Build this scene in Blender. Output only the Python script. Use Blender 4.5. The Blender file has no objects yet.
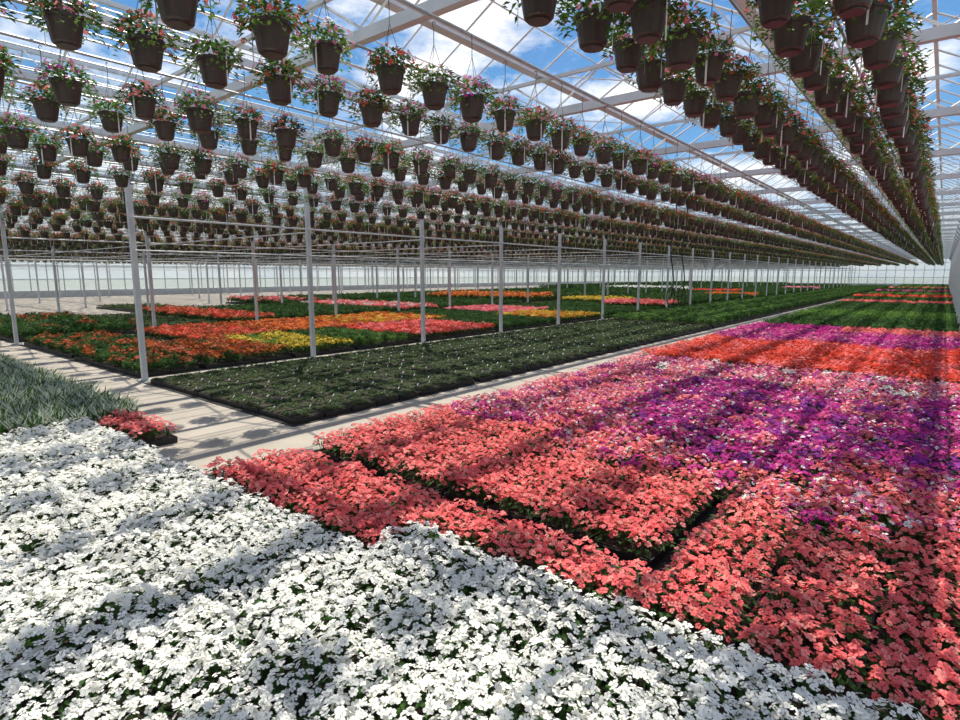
import bpy, math, random
from mathutils import Vector, Matrix
random.seed(7)
S = bpy.context.scene
S.view_settings.view_transform = 'Standard'
COL = S.collection

def lin(c):
    return tuple(((v/255)/12.92 if v/255 <= .04045 else ((v/255+.055)/1.055)**2.4) for v in c) + (1.0,)

# ------------------------------------------------------------------ materials
def mat_basic(name, rgb, rough=.6, metal=0.0, noise=None, bump=0.0, var=0.0):
    m = bpy.data.materials.new(name); m.use_nodes = True
    nt = m.node_tree; b = nt.nodes['Principled BSDF']
    b.inputs['Base Color'].default_value = lin(rgb)
    b.inputs['Roughness'].default_value = rough
    b.inputs['Metallic'].default_value = metal
    if noise:
        tc = nt.nodes.new('ShaderNodeTexCoord'); n = nt.nodes.new('ShaderNodeTexNoise')
        n.inputs['Scale'].default_value = noise[0]; n.inputs['Detail'].default_value = 6
        r = nt.nodes.new('ShaderNodeValToRGB')
        r.color_ramp.elements[0].position = .3; r.color_ramp.elements[1].position = .7
        r.color_ramp.elements[0].color = lin(rgb); r.color_ramp.elements[1].color = lin(noise[1])
        nt.links.new(tc.outputs['Object'], n.inputs['Vector'])
        nt.links.new(n.outputs['Fac'], r.inputs['Fac'])
        nt.links.new(r.outputs['Color'], b.inputs['Base Color'])
        if bump:
            bp = nt.nodes.new('ShaderNodeBump'); bp.inputs['Strength'].default_value = bump
            nt.links.new(n.outputs['Fac'], bp.inputs['Height']); nt.links.new(bp.outputs['Normal'], b.inputs['Normal'])
    return m

def mat_plant(name, rgb, trans=.25, var=.12):
    m = bpy.data.materials.new(name); m.use_nodes = True
    nt = m.node_tree; nt.nodes.remove(nt.nodes['Principled BSDF'])
    out = nt.nodes['Material Output']
    d = nt.nodes.new('ShaderNodeBsdfPrincipled'); d.inputs['Roughness'].default_value = .65
    d.inputs['Specular IOR Level'].default_value = .25
    t = nt.nodes.new('ShaderNodeBsdfTranslucent'); mx = nt.nodes.new('ShaderNodeMixShader')
    mx.inputs[0].default_value = trans
    hsv = nt.nodes.new('ShaderNodeHueSaturation'); hsv.inputs['Color'].default_value = lin(rgb)
    oi = nt.nodes.new('ShaderNodeObjectInfo')
    mr = nt.nodes.new('ShaderNodeMapRange'); mr.inputs['To Min'].default_value = 1-var; mr.inputs['To Max'].default_value = 1+var
    nt.links.new(oi.outputs['Random'], mr.inputs['Value']); nt.links.new(mr.outputs[0], hsv.inputs['Value'])
    nt.links.new(hsv.outputs[0], d.inputs['Base Color']); nt.links.new(hsv.outputs[0], t.inputs['Color'])
    nt.links.new(d.outputs[0], mx.inputs[1]); nt.links.new(t.outputs[0], mx.inputs[2])
    nt.links.new(mx.outputs[0], out.inputs['Surface'])
    return m

M_white_paint = mat_basic('white_painted_steel', (216,217,214), .45, 0, (3,(196,198,195)))
M_galv = mat_basic('galvanised_steel', (176,180,180), .45, .3, (4,(150,154,156)))
M_alu = mat_basic('aluminium_bar', (222,224,223), .4, .0, (5,(205,208,208)))
M_conc = mat_basic('concrete', (176,165,150), .85, 0, (1.3,(152,143,130)), .05)
M_cloth = mat_basic('black_ground_cloth', (26,26,25), .9, 0, (8,(40,37,34)))
M_tray = mat_basic('black_plastic_tray', (22,22,22), .5, 0, (20,(34,32,30)))
M_soil = mat_basic('potting_soil', (38,29,22), .95, 0, (60,(60,48,36)), .3)
M_pot = mat_basic('brown_plastic_pot', (70,56,50), .4, 0, (9,(56,44,40)))
M_wire = mat_basic('hanger_wire', (120,122,120), .4, .6, (9,(90,92,90)))
M_tag = mat_basic('white_plastic_tag', (235,235,228), .5, 0, (9,(220,220,214)))
M_hose = mat_basic('black_rubber_hose', (24,24,26), .5, 0, (9,(34,34,36)))

def glass(name='greenhouse_glass', frost=0.0):
    m = bpy.data.materials.new(name); m.use_nodes = True
    nt = m.node_tree; nt.nodes.remove(nt.nodes['Principled BSDF']); out = nt.nodes['Material Output']
    t = nt.nodes.new('ShaderNodeBsdfTransparent'); t.inputs[0].default_value = (.97,.98,.97,1)
    g = nt.nodes.new('ShaderNodeBsdfGlossy'); g.inputs['Roughness'].default_value = .08
    g.inputs['Color'].default_value = (.8,.85,.85,1)
    n = nt.nodes.new('ShaderNodeTexNoise'); n.inputs['Scale'].default_value = .6
    mr = nt.nodes.new('ShaderNodeMapRange'); mr.inputs['To Min'].default_value = .02; mr.inputs['To Max'].default_value = .07
    tc = nt.nodes.new('ShaderNodeTexCoord'); nt.links.new(tc.outputs['Object'], n.inputs['Vector'])
    nt.links.new(n.outputs['Fac'], mr.inputs['Value'])
    mx = nt.nodes.new('ShaderNodeMixShader'); nt.links.new(mr.outputs[0], mx.inputs[0])
    nt.links.new(t.outputs[0], mx.inputs[1]); nt.links.new(g.outputs[0], mx.inputs[2])
    last = mx.outputs[0]
    if frost:
        a = nt.nodes.new('ShaderNodeBsdfTranslucent'); a.inputs[0].default_value=(.60,.64,.66,1)
        d = nt.nodes.new('ShaderNodeBsdfDiffuse'); d.inputs[0].default_value=(.6,.63,.64,1)
        m1 = nt.nodes.new('ShaderNodeMixShader'); m1.inputs[0].default_value=.35
        nt.links.new(a.outputs[0],m1.inputs[1]); nt.links.new(d.outputs[0],m1.inputs[2])
        m2 = nt.nodes.new('ShaderNodeMixShader'); m2.inputs[0].default_value=frost
        nt.links.new(last,m2.inputs[1]); nt.links.new(m1.outputs[0],m2.inputs[2]); last=m2.outputs[0]
    nt.links.new(last, out.inputs['Surface']); return m
M_glass = glass()
M_frost = glass('frosted_wall_glazing', .75)

# ------------------------------------------------------------------ mesh builder
class MB:
    def __init__(s): s.v=[]; s.f=[]; s.m=[]; s.mats=[]
    def mi(s, mat):
        if mat not in s.mats: s.mats.append(mat)
        return s.mats.index(mat)
    def face(s, pts, mat):
        n=len(s.v); s.v += [tuple(p) for p in pts]; s.f.append(tuple(range(n,n+len(pts)))); s.m.append(s.mi(mat))
    def box(s, lo, hi, mat):
        x0,y0,z0=lo; x1,y1,z1=hi; n=len(s.v)
        s.v += [(x0,y0,z0),(x1,y0,z0),(x1,y1,z0),(x0,y1,z0),(x0,y0,z1),(x1,y0,z1),(x1,y1,z1),(x0,y1,z1)]
        for f in ((0,3,2,1),(4,5,6,7),(0,1,5,4),(1,2,6,5),(2,3,7,6),(3,0,4,7)):
            s.f.append(tuple(n+i for i in f)); s.m.append(s.mi(mat))
    def tube(s, p, q, r0, mat, n=6, r1=None, cap=True):
        r1 = r0 if r1 is None else r1
        p=Vector(p); q=Vector(q); d=(q-p).normalized()
        a=d.orthogonal().normalized() if abs(d.z)<.99 else Vector((1,0,0)); b=d.cross(a)
        k=len(s.v); off = math.pi/n
        for c,r in ((p,r0),(q,r1)):
            for i in range(n):
                t=2*math.pi*i/n+off; s.v.append(tuple(c+a*math.cos(t)*r+b*math.sin(t)*r))
        for i in range(n):
            j=(i+1)%n; s.f.append((k+i,k+j,k+n+j,k+n+i)); s.m.append(s.mi(mat))
        if cap:
            s.f.append(tuple(k+i for i in reversed(range(n)))); s.m.append(s.mi(mat))
            s.f.append(tuple(k+n+i for i in range(n))); s.m.append(s.mi(mat))
    def bar(s, p, q, w, mat):   # square section
        s.tube(p,q,w*.7071,mat,4)
    def leaf(s, c, d, up, L, W, mat, cup=.25):
        d=d.normalized(); side=d.cross(up)
        if side.length<1e-4: side=d.orthogonal()
        side.normalize(); n=side.cross(d).normalized()
        a=c; e=c+d*L-n*L*cup; m1=c+d*L*.45+side*W+n*L*.05; m2=c+d*L*.45-side*W+n*L*.05
        s.face([a,m2,e,m1],mat)
    def flower(s, c, n, r, mat, petals=5, eye=None):
        n=n.normalized(); a=n.orthogonal().normalized(); a=(Matrix.Rotation(random.uniform(0,6.28),3,n)@a); b=n.cross(a)
        for i in range(petals):
            t=2*math.pi*i/petals+random.uniform(-.12,.12); w=math.pi/petals*.98
            rr_=r*random.uniform(.8,1.15); hh=r*random.uniform(-.15,.35)
            def P(rr,tt,h): return c+(a*math.cos(tt)+b*math.sin(tt))*rr+n*h
            s.face([P(.002,t,0),P(rr_*.7,t-w,hh*.8),P(rr_*1.0,t-w*.45,hh*.4),P(rr_*1.0,t+w*.45,hh*.4),P(rr_*.7,t+w,hh*.6)],mat)
        if eye: s.face([c+n*.003+a*r*.12,c+n*.003+b*r*.12,c+n*.003-a*r*.12,c+n*.003-b*r*.12],eye)
    def mesh(s, name):
        me=bpy.data.meshes.new(name); me.from_pydata(s.v,[],s.f)
        for m in s.mats: me.materials.append(m)
        me.polygons.foreach_set('material_index', s.m); me.update(); return me
    def obj(s, name, col=COL, parent=None):
        o=bpy.data.objects.new(name, s.mesh(name)); col.objects.link(o)
        if parent: o.parent=parent
        return o

# ------------------------------------------------------------------ instancing
def scatter(name, pts, coll):
    """pts: (x,y,z,rotz,scale,idx)"""
    me=bpy.data.meshes.new(name); me.from_pydata([p[:3] for p in pts],[],[])
    for nm,k,ty in (('rz',3,'FLOAT'),('sc',4,'FLOAT'),('ix',5,'INT')):
        a=me.attributes.new(nm,ty,'POINT'); a.data.foreach_set('value',[p[k] for p in pts])
    o=bpy.data.objects.new(name,me); COL.objects.link(o)
    g=bpy.data.node_groups.new(name+'_gn','GeometryNodeTree')
    g.interface.new_socket('Geometry',in_out='INPUT',socket_type='NodeSocketGeometry')
    g.interface.new_socket('Geometry',in_out='OUTPUT',socket_type='NodeSocketGeometry')
    N=g.nodes; L=g.links
    gi=N.new('NodeGroupInput'); go=N.new('NodeGroupOutput')
    ci=N.new('GeometryNodeCollectionInfo'); ci.inputs['Collection'].default_value=coll
    ci.inputs['Separate Children'].default_value=True; ci.inputs['Reset Children'].default_value=True
    ip=N.new('GeometryNodeInstanceOnPoints'); ip.inputs['Pick Instance'].default_value=True
    def attr(nm,t):
        n=N.new('GeometryNodeInputNamedAttribute'); n.data_type=t; n.inputs['Name'].default_value=nm; return n.outputs['Attribute']
    cx=N.new('ShaderNodeCombineXYZ'); L.new(attr('rz','FLOAT'),cx.inputs['Z'])
    L.new(gi.outputs[0],ip.inputs['Points']); L.new(ci.outputs[0],ip.inputs['Instance'])
    L.new(attr('ix','INT'),ip.inputs['Instance Index']); L.new(cx.outputs[0],ip.inputs['Rotation'])
    L.new(attr('sc','FLOAT'),ip.inputs['Scale']); L.new(ip.outputs[0],go.inputs[0])
    md=o.modifiers.new('scatter','NODES'); md.node_group=g
    return o

# ------------------------------------------------------------------ plants
LEAF = mat_plant('leaf_green',(66,100,44),.3,.2)
LEAF_D = mat_plant('leaf_dark_green',(86,106,60),.25,.25)
LEAF_L = mat_plant('leaf_light_green',(106,142,62),.3,.15)
SILV = mat_plant('leaf_silver_green',(192,198,184),.25,.15)
EYE = mat_plant('flower_eye',(215,200,120),.1,.05)

def rdir(minz=.0):
    while True:
        v=Vector((random.uniform(-1,1),random.uniform(-1,1),random.uniform(minz,1)))
        if .05<v.length<1: return v.normalized()

def impatiens(fm, nf, R=.095, H=.24, fr=.021, nl=22, leaf=LEAF, eye=EYE):
    b=MB(); fl = fm if isinstance(fm,list) else [fm]
    for i in range(nl):
        t=random.uniform(0,6.283); rr=R*math.sqrt(random.random())*.95
        z=H-.06-.35*rr*rr/R+random.uniform(-.05,.02)
        d=Vector((math.cos(t),math.sin(t),random.uniform(-.2,.5)))
        b.leaf(Vector((math.cos(t)*rr,math.sin(t)*rr,z)),d,Vector((0,0,1)),random.uniform(.04,.065),.015,leaf)
    for i in range(7):   # stems
        t=random.uniform(0,6.283); rr=R*.6*random.random()
        b.tube((rr*.4*math.cos(t),rr*.4*math.sin(t),.06),(rr*math.cos(t),rr*math.sin(t),H-.06),.005,leaf,3,cap=False)
    for i in range(nf):
        t=2.399963*i+random.uniform(-.5,.5); rr=R*1.08*math.sqrt((i+.5)/nf)*random.uniform(.9,1.05)
        z=H-.05*(rr/R)**2+random.uniform(-.030,.026)
        n=Vector((math.cos(t)*rr/R*.5+random.uniform(-.65,.65),math.sin(t)*rr/R*.5+random.uniform(-.65,.65),1))
        b.flower(Vector((math.cos(t)*rr,math.sin(t)*rr,z)),n,fr*random.uniform(.75,1.2),random.choice(fl),5,eye)
    return b

def coll_of(name, builders):
    c=bpy.data.collections.new(name)
    for i,b in enumerate(builders): b.obj('%s_%02d'%(name,i),c)
    return c

palette = {
 'white':(250,248,240), 'coral':(244,112,112), 'red':(234,82,60), 'magenta':(204,48,146),
 'violet':(150,42,152), 'pink':(246,146,172), 'orange':(236,122,34), 'yellow':(226,192,50), 'rust':(190,82,36),
 'salmon':(250,156,146),
}
PC={}; PM={}
NV=7
for k,c in palette.items(): PM[k]=mat_plant('petal_'+k,c,.25,.1)
for k in palette:
    if k=='salmon': continue
    fl=[PM[k]]
    if k=='coral': fl=[PM['coral']]*5+[PM['salmon']]*2
    nf=36
    if k in('rust','orange','yellow'): nf=22
    PC[k]=coll_of(k+'_plant',[impatiens(fl,nf+random.randint(-3,3),eye=(EYE if k in('white',) else None)) for _ in range(NV)])
def mixc(name, ks, nf=36):
    PC[name]=coll_of(name+'_plant',[impatiens([PM[k] for k in ks],nf,eye=None) for _ in range(NV)])
mixc('mix_coral',['coral']*4+['salmon','pink','pink','magenta','white'])
mixc('mix_magenta',['magenta']*5+['violet','violet','pink','white'])
mixc('mix_pink',['pink','pink','white','coral','coral','salmon','magenta'])

def bushy(leaf, n=60, R=.1, H=.2, L=.05, W=.015):
    b=MB()
    for i in range(n):
        d=rdir(.0); z=.06+(H-.06)*random.random()**.7
        rr=R*.7*random.random(); t=math.atan2(d.y,d.x)
        b.leaf(Vector((math.cos(t)*rr,math.sin(t)*rr,z)),d,Vector((0,0,1)),L*random.uniform(.7,1.2),W,leaf)
    for i in range(4):
        t=i*1.57; b.tube((0,0,.04),(R*.3*math.cos(t),R*.3*math.sin(t),H*.8),.004,leaf,3,cap=False)
    return b
PC['green']=coll_of('green_plant',[bushy(LEAF) for _ in range(NV)])
PC['lgreen']=coll_of('light_green_plant',[bushy(LEAF_L) for _ in range(NV)])
PC['dark']=coll_of('seedling_plant',[bushy(LEAF_D,50,.08,.105,.03,.011) for _ in range(NV)])
def dusty(k):
    b=MB()
    for i in range(60):
        t=random.uniform(0,6.283); l=random.uniform(.25,1.1)
        base=Vector((random.uniform(-.04,.04),random.uniform(-.04,.04),.05))
        d=Vector((math.cos(t)*l,math.sin(t)*l,1.3)).normalized()
        b.leaf(base+d*.07,d,Vector((0,0,1)).cross(d),random.uniform(.10,.27),.010,SILV if random.random()<.55 else LEAF,.25)
    for i in range(60):
        d=rdir(.1); b.leaf(Vector((d.x*.06,d.y*.06,.07+.13*random.random())),d,Vector((0,0,1)),.07,.016,LEAF if i%4 else SILV)
    return b
PC['silver']=coll_of('silver_foliage_plant',[dusty(i) for i in range(NV)])

# bed rectangle generator -> points
BED={k:[] for k in PC}
TR=MB()      # trays
def bed(x0,x1,y0,y1,pick,per=3,sp=.165,gap=.03,z=.0,s=1.0,trays=True,skip=None):
    flat=per*sp+gap
    nx=max(1,int(round((x1-x0)/flat))); ny=max(1,int(round((y1-y0)/flat)))
    fx=(x1-x0)/nx; fy=(y1-y0)/ny
    for i in range(nx):
        for j in range(ny):
            bx=x0+i*fx; by=y0+j*fy
            if skip and skip(bx+fx/2,by+fy/2): continue
            if trays:
                TR.box((bx+.012,by+.012,.006),(bx+fx-.012,by+fy-.012,.075),M_tray)
                TR.box((bx+.03,by+.03,.07),(bx+fx-.03,by+fy-.03,.085),M_soil)
            for a in range(per):
                for c in range(per):
                    px=bx+gap/2+(a+.5)*(fx-gap)/per+random.uniform(-.02,.02)*s
                    py=by+gap/2+(c+.5)*(fy-gap)/per+random.uniform(-.02,.02)*s
                    k=pick(px,py)
                    if k: BED[k].append((px,py,z+random.uniform(-.025,.02),random.uniform(0,6.283),s*random.uniform(.9,1.12),random.randrange(NV)))
def wpick(w):
    ks=list(w); ws=[w[k] for k in ks]
    return random.choices(ks,ws)[0]

# white foreground
bed(-8.15,-2.85,-2.0,2.28,lambda x,y:'white',sp=.15,gap=.008)
bed(-2.85,3.2,-2.0,2.75,lambda x,y:'white',sp=.15,gap=.008)
# small coral tray
bed(-8.2,-7.0,2.36,2.86,lambda x,y:'coral')
# coral + mixed bed
def mixpick(x,y):
    yb=4.75+max(0,(-x-1.2))*.25+.25*math.sin(x*3)
    n=.5*math.sin(x*2.1+y*1.3)
    if y<yb: return 'coral'
    if y<6.0+n: return wpick({'mix_coral':.6,'coral':.2,'mix_pink':.1,'magenta':.14})
    if y<10+n:
        return wpick({'mix_magenta':.45,'magenta':.30,'violet':.17,'mix_coral':.14}) if x>-3.2+n else wpick({'mix_coral':.5,'mix_pink':.35,'magenta':.08,'mix_magenta':.14})
    if y<12.2: return wpick({'mix_pink':.5,'mix_coral':.2,'white':.08,'mix_magenta':.25})
    return 'red'
bed(-5.2,-2.85,2.34,3.25,lambda x,y:'coral',gap=.014)
bed(-2.85,-1.24,2.80,3.25,lambda x,y:'coral',gap=.014)
bed(-1.22,3.2,2.80,4.9,lambda x,y:mixpick(x,y),gap=.035)
bed(-5.25,-1.36,3.52,4.9,mixpick,gap=.014)
bed(-5.25,3.2,4.93,8.4,mixpick,gap=.014)
bed(-5.25,3.2,8.43,12.2,mixpick,gap=.014)
def farpick(x,y):
    if y<17+.4*math.sin(x*2): return 'red' if random.random()<.7 else 'coral'
    if y<20.8: return wpick({'magenta':.6,'pink':.15,'mix_magenta':.25})
    if y<22.6: return 'coral' if x>-2.5 else 'magenta'
    return 'green'
bed(-5.25,3.2,12.26,23,farpick,per=3,sp=.185,s=1.15,gap=.014)
seq=['green','lgreen','green','green','coral','green','red','green','lgreen','green','magenta','green','green','green','coral','green','lgreen']
y=23.1; i=0
while y<116:
    k=seq[i%len(seq)]
    d={'coral':1.6,'red':2.2,'magenta':1.8}.get(k,5.2)
    bed(-5.25,3.2,y,y+d-.15,lambda x,yy,k=k:k,per=3,sp=.25 if y<45 else .4,s=1.5 if y<45 else 2.2)
    y+=d; i+=1
# dark seedling bed behind aisle
bed(-11.35,-6.6,4.2,8.0,lambda x,y:'dark',per=4,sp=.115,s=.95,gap=.04)
bed(-11.35,-6.6,8.14,14.0,lambda x,y:'dark',per=4,sp=.125,s=1.0,gap=.04)
bed(-11.35,-6.6,14.1,22.0,lambda x,y:'dark',per=3,sp=.16,s=1.15,gap=.05)
y=22.2
while y<116:
    bed(-11.35,-6.6,y,y+5.6,lambda x,y:wpick({'green':.7,'lgreen':.3}),per=3,sp=.28,s=1.5); y+=5.8
# fields left of post row
def field(x0,x1,patches,sp=.2,s=1.25):
    for (a,b,w) in patches:
        q=1.0 if a<30 else 1.7
        bed(x0,x1,a,b-.12,lambda x,y,w=w:wpick(w),per=3,sp=sp*q,s=s*q)
field(-16.0,-12.1,[(4.3,5.6,{'rust':.3,'green':.7}),(5.6,7.8,{'rust':.75,'orange':.12,'green':.2}),(7.8,9.7,{'yellow':.6,'lgreen':.4}),(9.7,12,{'lgreen':.6,'green':.4}),(12,16,{'coral':.5,'red':.5}),
    (16,20.5,{'green':1}),(20.5,24,{'yellow':.6,'orange':.4}),(24,31,{'green':1}),(31,34,{'coral':1}),(34,50,{'green':1}),(50,53,{'orange':1}),(53,80,{'green':1}),(80,84,{'pink':1}),(84,116,{'green':1})])
field(-20.4,-16.2,[(4.3,6.4,{'green':.8,'rust':.3}),(6.4,7.2,{'dark':1}),(7.2,9.8,{'red':.3,'rust':.8}),(9.8,13.4,{'orange':.8,'rust':.3}),(13.4,18,{'orange':.7,'yellow':.3}),(18,22,{'green':1}),
    (22,26,{'coral':.7,'pink':.3}),(26,34,{'green':1}),(34,37,{'yellow':1}),(37,60,{'green':1}),(60,64,{'red':1}),(64,116,{'green':1})])
field(-30.5,-21.4,[(4.3,8,{'green':.9,'rust':.1}),(8,11,{'dark':1}),(11,13,{'red':.3,'rust':.7}),(13,20,{'green':1}),(20,23,{'coral':.7,'white':.2}),
    (23,31,{'green':1}),(31,35,{'orange':1}),(35,60,{'green':1}),(60,64,{'white':1}),(64,116,{'green':1})],.3,1.8)
field(-39.5,-32.0,[(12,15,{'dark':1}),(20,23,{'coral':.3,'green':.7}),(24,60,{'green':1}),(60,116,{'green':1})],.36,2.1)
# silver foliage bed
bed(-20.4,-8.3,-2.0,2.95,lambda x,y:'silver',per=3,sp=.19,s=1.0)
# ground cloth under the beds
GC=MB()
for lo,hi in (((-8.25,-2.1),(3.3,2.3)),((-5.3,2.3),(3.3,115.8)),((-11.45,4.12),(-6.54,115.8)),((-20.5,-2.1),(-8.25,3.0)),((-16.1,4.2),(-12.0,115.8)),((-20.45,4.2),(-16.1,115.8)),((-30.6,4.2),(-21.3,115.8))):
    GC.box((lo[0],lo[1],.0),(hi[0],hi[1],.006),M_cloth)
GC.obj('ground_cloth')

names={'white':'white_impatiens_bed','coral':'coral_impatiens_bed','red':'red_impatiens_bed','magenta':'magenta_impatiens_bed',
 'violet':'violet_impatiens_bed','pink':'pink_impatiens_bed','orange':'orange_marigold_bed','yellow':'yellow_marigold_bed','rust':'rust_marigold_bed',
 'green':'green_bedding_plants','lgreen':'light_green_bedding_plants','dark':'seedling_bed','silver':'silver_foliage_bed',
 'mix_coral':'mixed_coral_impatiens_bed','mix_magenta':'mixed_magenta_impatiens_bed','mix_pink':'mixed_pink_impatiens_bed'}
for k,p in BED.items():
    if p: scatter(names[k],p,PC[k])
TR.obj('nursery_trays')

# plant labels in seedling bed: small slanted tags
T=MB()
x=-11.2
while x<-6.7:
    y=4.35
    while y<22:
        dx=x+random.uniform(-.04,.04); dy=y+random.uniform(-.04,.04)
        if random.random()<.75 and not(7.95<dy<8.2):
            h=random.uniform(.115,.13)
            T.face([(dx-.009,dy-.018,.088),(dx+.009,dy-.018,.088),(dx+.012,dy+.012,h),(dx-.012,dy+.012,h)],M_tag)
        y+=.36
    x+=.38
T.obj('plant_labels')

# ------------------------------------------------------------------ hanging baskets
def basket(fms, leafm):
    b=MB(); n=16
    prof=[(.078,-.17),(.088,-.16),(.116,-.012),(.127,-.012),(.127,.012),(.115,.012),(.11,-.02)]
    k=len(b.v)
    for r,z in prof:
        for i in range(n):
            t=2*math.pi*i/n; b.v.append((r*math.cos(t),r*math.sin(t),z))
    for a in range(len(prof)-1):
        for i in range(n):
            j=(i+1)%n; b.f.append((k+a*n+i,k+a*n+j,k+(a+1)*n+j,k+(a+1)*n+i)); b.m.append(b.mi(M_pot))
    b.f.append(tuple(k+i for i in reversed(range(n)))); b.m.append(b.mi(M_pot))
    b.face([(.108*math.cos(2*math.pi*i/n),.108*math.sin(2*math.pi*i/n),-.018) for i in range(n)],M_soil)
    b.tube((0,0,-.182),(0,0,-.17),.066,M_pot,12)
    for i in range(3):
        t=2.094*i+.4; b.tube((.122*math.cos(t),.122*math.sin(t),0),(0,0,.36),.0028,M_wire,3,cap=False)
    b.tube((0,0,.35),(0,0,.50),.004,M_wire,4)
    pts=[(0,0,.50),(.015,0,.53),(.0,0,.55),(-.02,0,.535)]
    for p,q in zip(pts,pts[1:]): b.tube(p,q,.004,M_wire,4)
    t=random.uniform(0,6.28)
    c=Vector((.13*math.cos(t),.13*math.sin(t),0))
    s=Vector((-math.sin(t),math.cos(t),0))*.007
    b.face([c-s+Vector((0,0,.03)),c+s+Vector((0,0,.03)),c+s*1.0+Vector((0,0,-.22)),c-s+Vector((0,0,-.22))],M_tag)
    lean=random.uniform(0,6.28)
    for i in range(380):
        t=random.uniform(0,6.283); R=.20*(1+.16*math.cos(t-lean)+.12*math.sin(3*t+lean)); rr=R*math.sqrt(random.random())
        z=.02+.15*(1-(rr/.25)**2)*random.uniform(.1,1)
        if rr>.12 and random.random()<.65: z-=random.uniform(.0,.15)
        d=Vector((math.cos(t)+random.uniform(-.5,.5),math.sin(t)+random.uniform(-.5,.5),random.uniform(-.7,1.0)))
        b.leaf(Vector((rr*math.cos(t),rr*math.sin(t),z)),d,Vector((0,0,1)),random.uniform(.03,.06),.014,leafm if random.random()<.6 else LEAF)
    for i in range(66):
        t=random.uniform(0,6.283); rr=.235*math.sqrt(random.random())
        z=.05+.14*(1-(rr/.26)**2)*random.uniform(.2,1.2)
        if rr>.15 and random.random()<.5: z-=random.uniform(0,.12)
        n_=Vector((math.cos(t)*rr*5,math.sin(t)*rr*5,.5))
        b.flower(Vector((rr*math.cos(t),rr*math.sin(t),z)),n_,random.uniform(.015,.024),random.choice(fms))
    return b
bs=[basket([PM['coral'],PM['pink']],LEAF_L),basket([PM['red'],PM['rust']],LEAF),basket([PM['magenta'],PM['pink']],LEAF_L),
    basket([PM['white'],PM['pink']],LEAF_L),basket([PM['coral'],PM['salmon']],LEAF),basket([PM['rust'],PM['coral']],LEAF_L)]
BC=coll_of('flower_basket',bs)
rows=[-.5,-.95,-1.5,-2.0,-3.5,-4.68,-5.85,-7.02,-8.2,-9.37,-10.5]
x=-12.6
while x>-61: rows.append(x); x-=1.17
ZP=3.68
pts=[]; RL=MB()
for ri,x in enumerate(rows):
    zr=ZP+(.0 if ri%2 else -.10)
    if x<-12: zr-=.1
    if x<-21: zr-=.25
    y=-1.0+random.uniform(0,.5)
    sp=.52
    while y<112:
        pts.append((x+random.uniform(-.03,.03),y+random.uniform(-.05,.05),zr,random.uniform(0,6.283),random.uniform(.88,1.04),random.randrange(6)))
        y+=sp
    RL.tube((x,-2,zr+.545),(x,113,zr+.545),.014,M_galv,6)
scatter('hanging_flower_baskets',pts,BC)
RL.obj('basket_hanging_rails')

# ------------------------------------------------------------------ structure
Y0,Y1=-7.06,117.35
SPY=3.77
XL,XR=-62.7,13.7
ys=[4.25+SPY*k for k in range(-2,30)]
PX=[.55,-11.7,-20.85,-31.2,-40.5,-50.1,-59.7,10.2]
ZB=4.45; ZT=5.05
pb=MB()
pb.box((-.045,-.045,0),(.045,.045,ZB),M_white_paint)
pb.box((-.12,-.12,0),(.12,.12,.015),M_galv)
for a in(-.09,.09):
    for c in(-.09,.09): pb.tube((a,c,.015),(a,c,.04),.012,M_galv,6)
pb.box((-.1,-.04,ZB-.12),(.1,.04,ZB),M_galv)
pb.bar((-.3,0,ZB),(-.05,0,ZB-.35),.04,M_galv); pb.bar((.3,0,ZB),(.05,0,ZB-.35),.04,M_galv)
pm_=pb.mesh('support_post')
for x in PX:
    for y in ys:
        if x>-5 and x<5 and y<19: continue
        o=bpy.data.objects.new('support_post',pm_); o.location=(x,y,.006 if x==.55 else 0); COL.objects.link(o)
# truss
tb=MB()
tb.box((XL+.1,-.05,ZB),(XR-.1,.05,ZB+.12),M_white_paint)
tb.box((XL+.1,-.025,ZT-.03),(XR-.1,.025,ZT+.02),M_white_paint)
GS=3.2
x=XL+.1; i=0
while x<XR-.9:
    a,b=(ZB+.1,ZT) if i%2==0 else (ZT,ZB+.1)
    tb.bar((x,0,a),(x+.8,0,b),.024,M_white_paint); x+=.8; i+=1
tm=tb.mesh('roof_truss')
for y in ys:
    o=bpy.data.objects.new('roof_truss',tm); o.location=(0,y,0); COL.objects.link(o)
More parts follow.
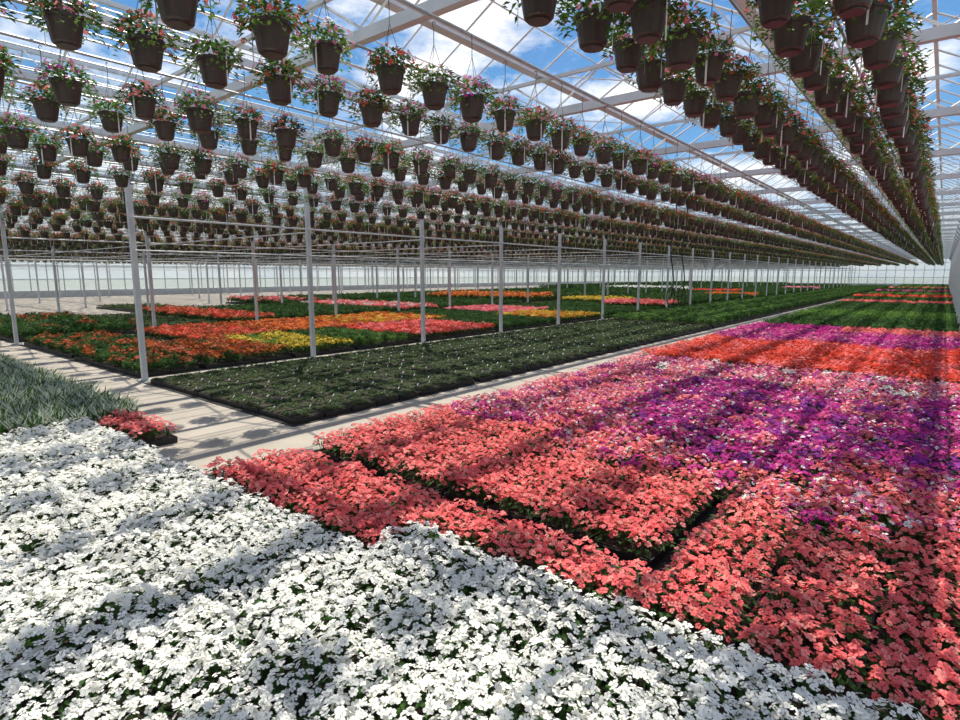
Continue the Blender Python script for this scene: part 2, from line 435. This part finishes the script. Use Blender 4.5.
# gutters, ridges, glazing bars, glass
G=MB(); RF=MB(); GL=MB()
gx=[-11.7+GS*k for k in range(-16,9)]
gx=[g for g in gx if XL-.3<g<XR+.5]
XL_=gx[0]-.25; XR_=gx[-1]+.4
ZG=ZT+.12; ZR=ZG+.85
for g in gx:
    G.box((g-.06,Y0+.1,ZG-.08),(g+.06,Y1-.1,ZG-.06),M_alu)
    G.box((g-.075,Y0+.1,ZG-.08),(g-.06,Y1-.1,ZG+.03),M_alu); G.box((g+.06,Y0+.1,ZG-.08),(g+.075,Y1-.1,ZG+.03),M_alu)
    for y in ys: G.box((g-.04,y-.03,ZT+.02),(g+.04,y+.03,ZG-.08),M_galv)
G.obj('roof_gutters')
for a,b in zip(gx,gx[1:]):
    m=(a+b)/2
    RF.box((m-.03,Y0,ZR-.03),(m+.03,Y1,ZR+.04),M_alu)
    for s_ in (0,1):
        for fr in (.33,.66):
            xx=a+(m-a)*fr if s_==0 else b+(m-b)*fr
            RF.bar((xx,Y0,ZG+(ZR-ZG)*fr-.02),(xx,Y1,ZG+(ZR-ZG)*fr-.02),.018,M_alu)
    y=Y0
    while y<Y1+.01:
        RF.bar((a+.07,y,ZG),(m,y,ZR),.026,M_alu); RF.bar((b-.07,y,ZG),(m,y,ZR),.026,M_alu)
        y+=SPY/4
    GL.face([(a+.07,Y0,ZG+.03),(a+.07,Y1,ZG+.03),(m,Y1,ZR+.03),(m,Y0,ZR+.03)],M_glass)
    GL.face([(m,Y0,ZR+.03),(m,Y1,ZR+.03),(b-.07,Y1,ZG+.03),(b-.07,Y0,ZG+.03)],M_glass)
    for k in range(0,len(ys)-1,3):
        RF.tube((a,ys[k],ZG-.03),(b,ys[k+1],ZG-.03),.010,M_alu,4); RF.tube((b,ys[k],ZG-.03),(a,ys[k+1],ZG-.03),.010,M_alu,4)
RF.obj('roof_glazing_bars'); GL.obj('ceiling')
# longitudinal purlins / pipes / screen wires
P=MB()
x=XL+1
while x<XR:
    P.tube((x,Y0+.2,ZB+.02),(x,Y1-.2,ZB+.02),.012,M_white_paint,5); x+=1.6
for px in PX[1:7]:
    P.tube((px+.09,4.25,3.05),(px+.09,Y1-.3,3.05),.022,M_white_paint,6)
    P.tube((px+.09,4.25,2.45),(px+.09,Y1-.3,2.45),.014,M_white_paint,6)
for y in ys[3::1]:
    P.tube((XL+1,y+.1,3.0),(-11.7,y+.1,3.0),.018,M_white_paint,6)
P.obj('heating_and_irrigation_pipes')

# ------------------------------------------------------------------ floor and walls
F=MB(); F.box((XL_-.2,Y0-.2,-.15),(XR_+.2,Y1+.2,0),M_conc); F.obj('floor')
def wall(name,p,q):
    w=MB(); p=Vector(p); q=Vector(q); d=(q-p); L=d.length; d.normalize(); n=Vector((-d.y,d.x,0))
    def bx(s0,s1,z0,z1,th,m):
        a=p+d*s0-n*th; b=p+d*s1+n*th
        w.box((min(a.x,b.x),min(a.y,b.y),z0),(max(a.x,b.x),max(a.y,b.y),z1),m)
    bx(0,L,0,.6,.06,M_white_paint)
    for z in(1.6,2.8,4.0,ZG-.1): bx(0,L,z,z+.06,.03,M_white_paint)
    s=0
    while s<=L: 
        bx(max(0,s-.03),min(L,s+.03),.6,ZG,.04,M_white_paint); s+=1.26
    w.face([p+Vector((0,0,.6)),q+Vector((0,0,.6)),q+Vector((0,0,ZG)),p+Vector((0,0,ZG))],M_frost)
    return w.obj(name)
wall('wall_left',(XL_,Y0,0),(XL_,Y1,0)); wall('wall_right',(XR_,Y0,0),(XR_,Y1,0))
wall('wall_back',(XL_,Y1,0),(XR_,Y1,0)); wall('wall_front',(XL_,Y0,0),(XR_,Y0,0))
og=MB(); M_grass=mat_basic('outside_grass',(120,132,96),.9,0,(.2,(150,150,120)))
og.box((-300,-250,-.4),(300,420,-.16),M_grass); og.obj('ground')

# hoses
for hx,hy in((-6.45,17.2),(-6.4,18.0)):
    H=MB(); prev=None
    for i in range(15):
        z=4.2-i*.21; p=(hx+.05*math.sin(i*.7),hy+.05*math.cos(i*.5),z)
        if prev: H.tube(prev,p,.018,M_hose,6)
        prev=p
    for k in range(12):
        a=2*math.pi*k/12; c=2*math.pi*(k+1)/12
        H.tube((hx+.12*math.cos(a),hy,1.35+.3*math.sin(a)),(hx+.12*math.cos(c),hy,1.35+.3*math.sin(c)),.018,M_hose,6)
    H.obj('watering_hose')

# ------------------------------------------------------------------ sky, sun
W=bpy.data.worlds.new('sky'); S.world=W; W.use_nodes=True; nt=W.node_tree
bg=nt.nodes['Background']; tc=nt.nodes.new('ShaderNodeTexCoord')
mp=nt.nodes.new('ShaderNodeMapping'); mp.inputs['Scale'].default_value=(1.0,1.6,3.2); mp.inputs['Rotation'].default_value=(0,0,.6)
n=nt.nodes.new('ShaderNodeTexNoise'); n.inputs['Scale'].default_value=2.6; n.inputs['Detail'].default_value=9; n.inputs['Roughness'].default_value=.6
r=nt.nodes.new('ShaderNodeValToRGB'); r.color_ramp.elements[0].position=.46; r.color_ramp.elements[1].position=.66
sx=nt.nodes.new('ShaderNodeSeparateXYZ'); gr=nt.nodes.new('ShaderNodeValToRGB')
gr.color_ramp.elements[0].position=.0; gr.color_ramp.elements[0].color=lin((205,220,230))
gr.color_ramp.elements[1].position=.6; gr.color_ramp.elements[1].color=lin((62,120,194))
e=gr.color_ramp.elements.new(.2); e.color=lin((112,166,218))
mx=nt.nodes.new('ShaderNodeMix'); mx.data_type='RGBA'; mx.inputs['B'].default_value=(1.35,1.27,1.18,1)
L=nt.links
L.new(tc.outputs['Generated'],mp.inputs['Vector']); L.new(mp.outputs[0],n.inputs['Vector']); L.new(n.outputs['Fac'],r.inputs['Fac'])
L.new(tc.outputs['Generated'],sx.inputs[0]); L.new(sx.outputs['Z'],gr.inputs['Fac'])
L.new(r.outputs['Color'],mx.inputs['Factor']); L.new(gr.outputs['Color'],mx.inputs['A']); L.new(mx.outputs['Result'],bg.inputs['Color'])
bg.inputs['Strength'].default_value=1.25
sl=bpy.data.lights.new('sun','SUN'); sl.energy=6.0; sl.angle=.009; sl.color=(1,.95,.86)
so=bpy.data.objects.new('sun',sl); COL.objects.link(so)
sd=Vector((-.40,.36,.92)).normalized()   # towards the sun
so.rotation_euler=sd.to_track_quat('Z','Y').to_euler(); so.location=(-20,20,30)

# ------------------------------------------------------------------ camera
yaw=math.atan2(465,573.3); pit=math.atan2(85,567)
cam=bpy.data.cameras.new('camera'); cam.sensor_width=36; cam.lens=567/960*36; cam.clip_end=1000; cam.clip_start=.05
co=bpy.data.objects.new('camera',cam); COL.objects.link(co)
co.location=(0,0,2.0); co.rotation_euler=(math.pi/2-pit,0,yaw)
S.camera=co
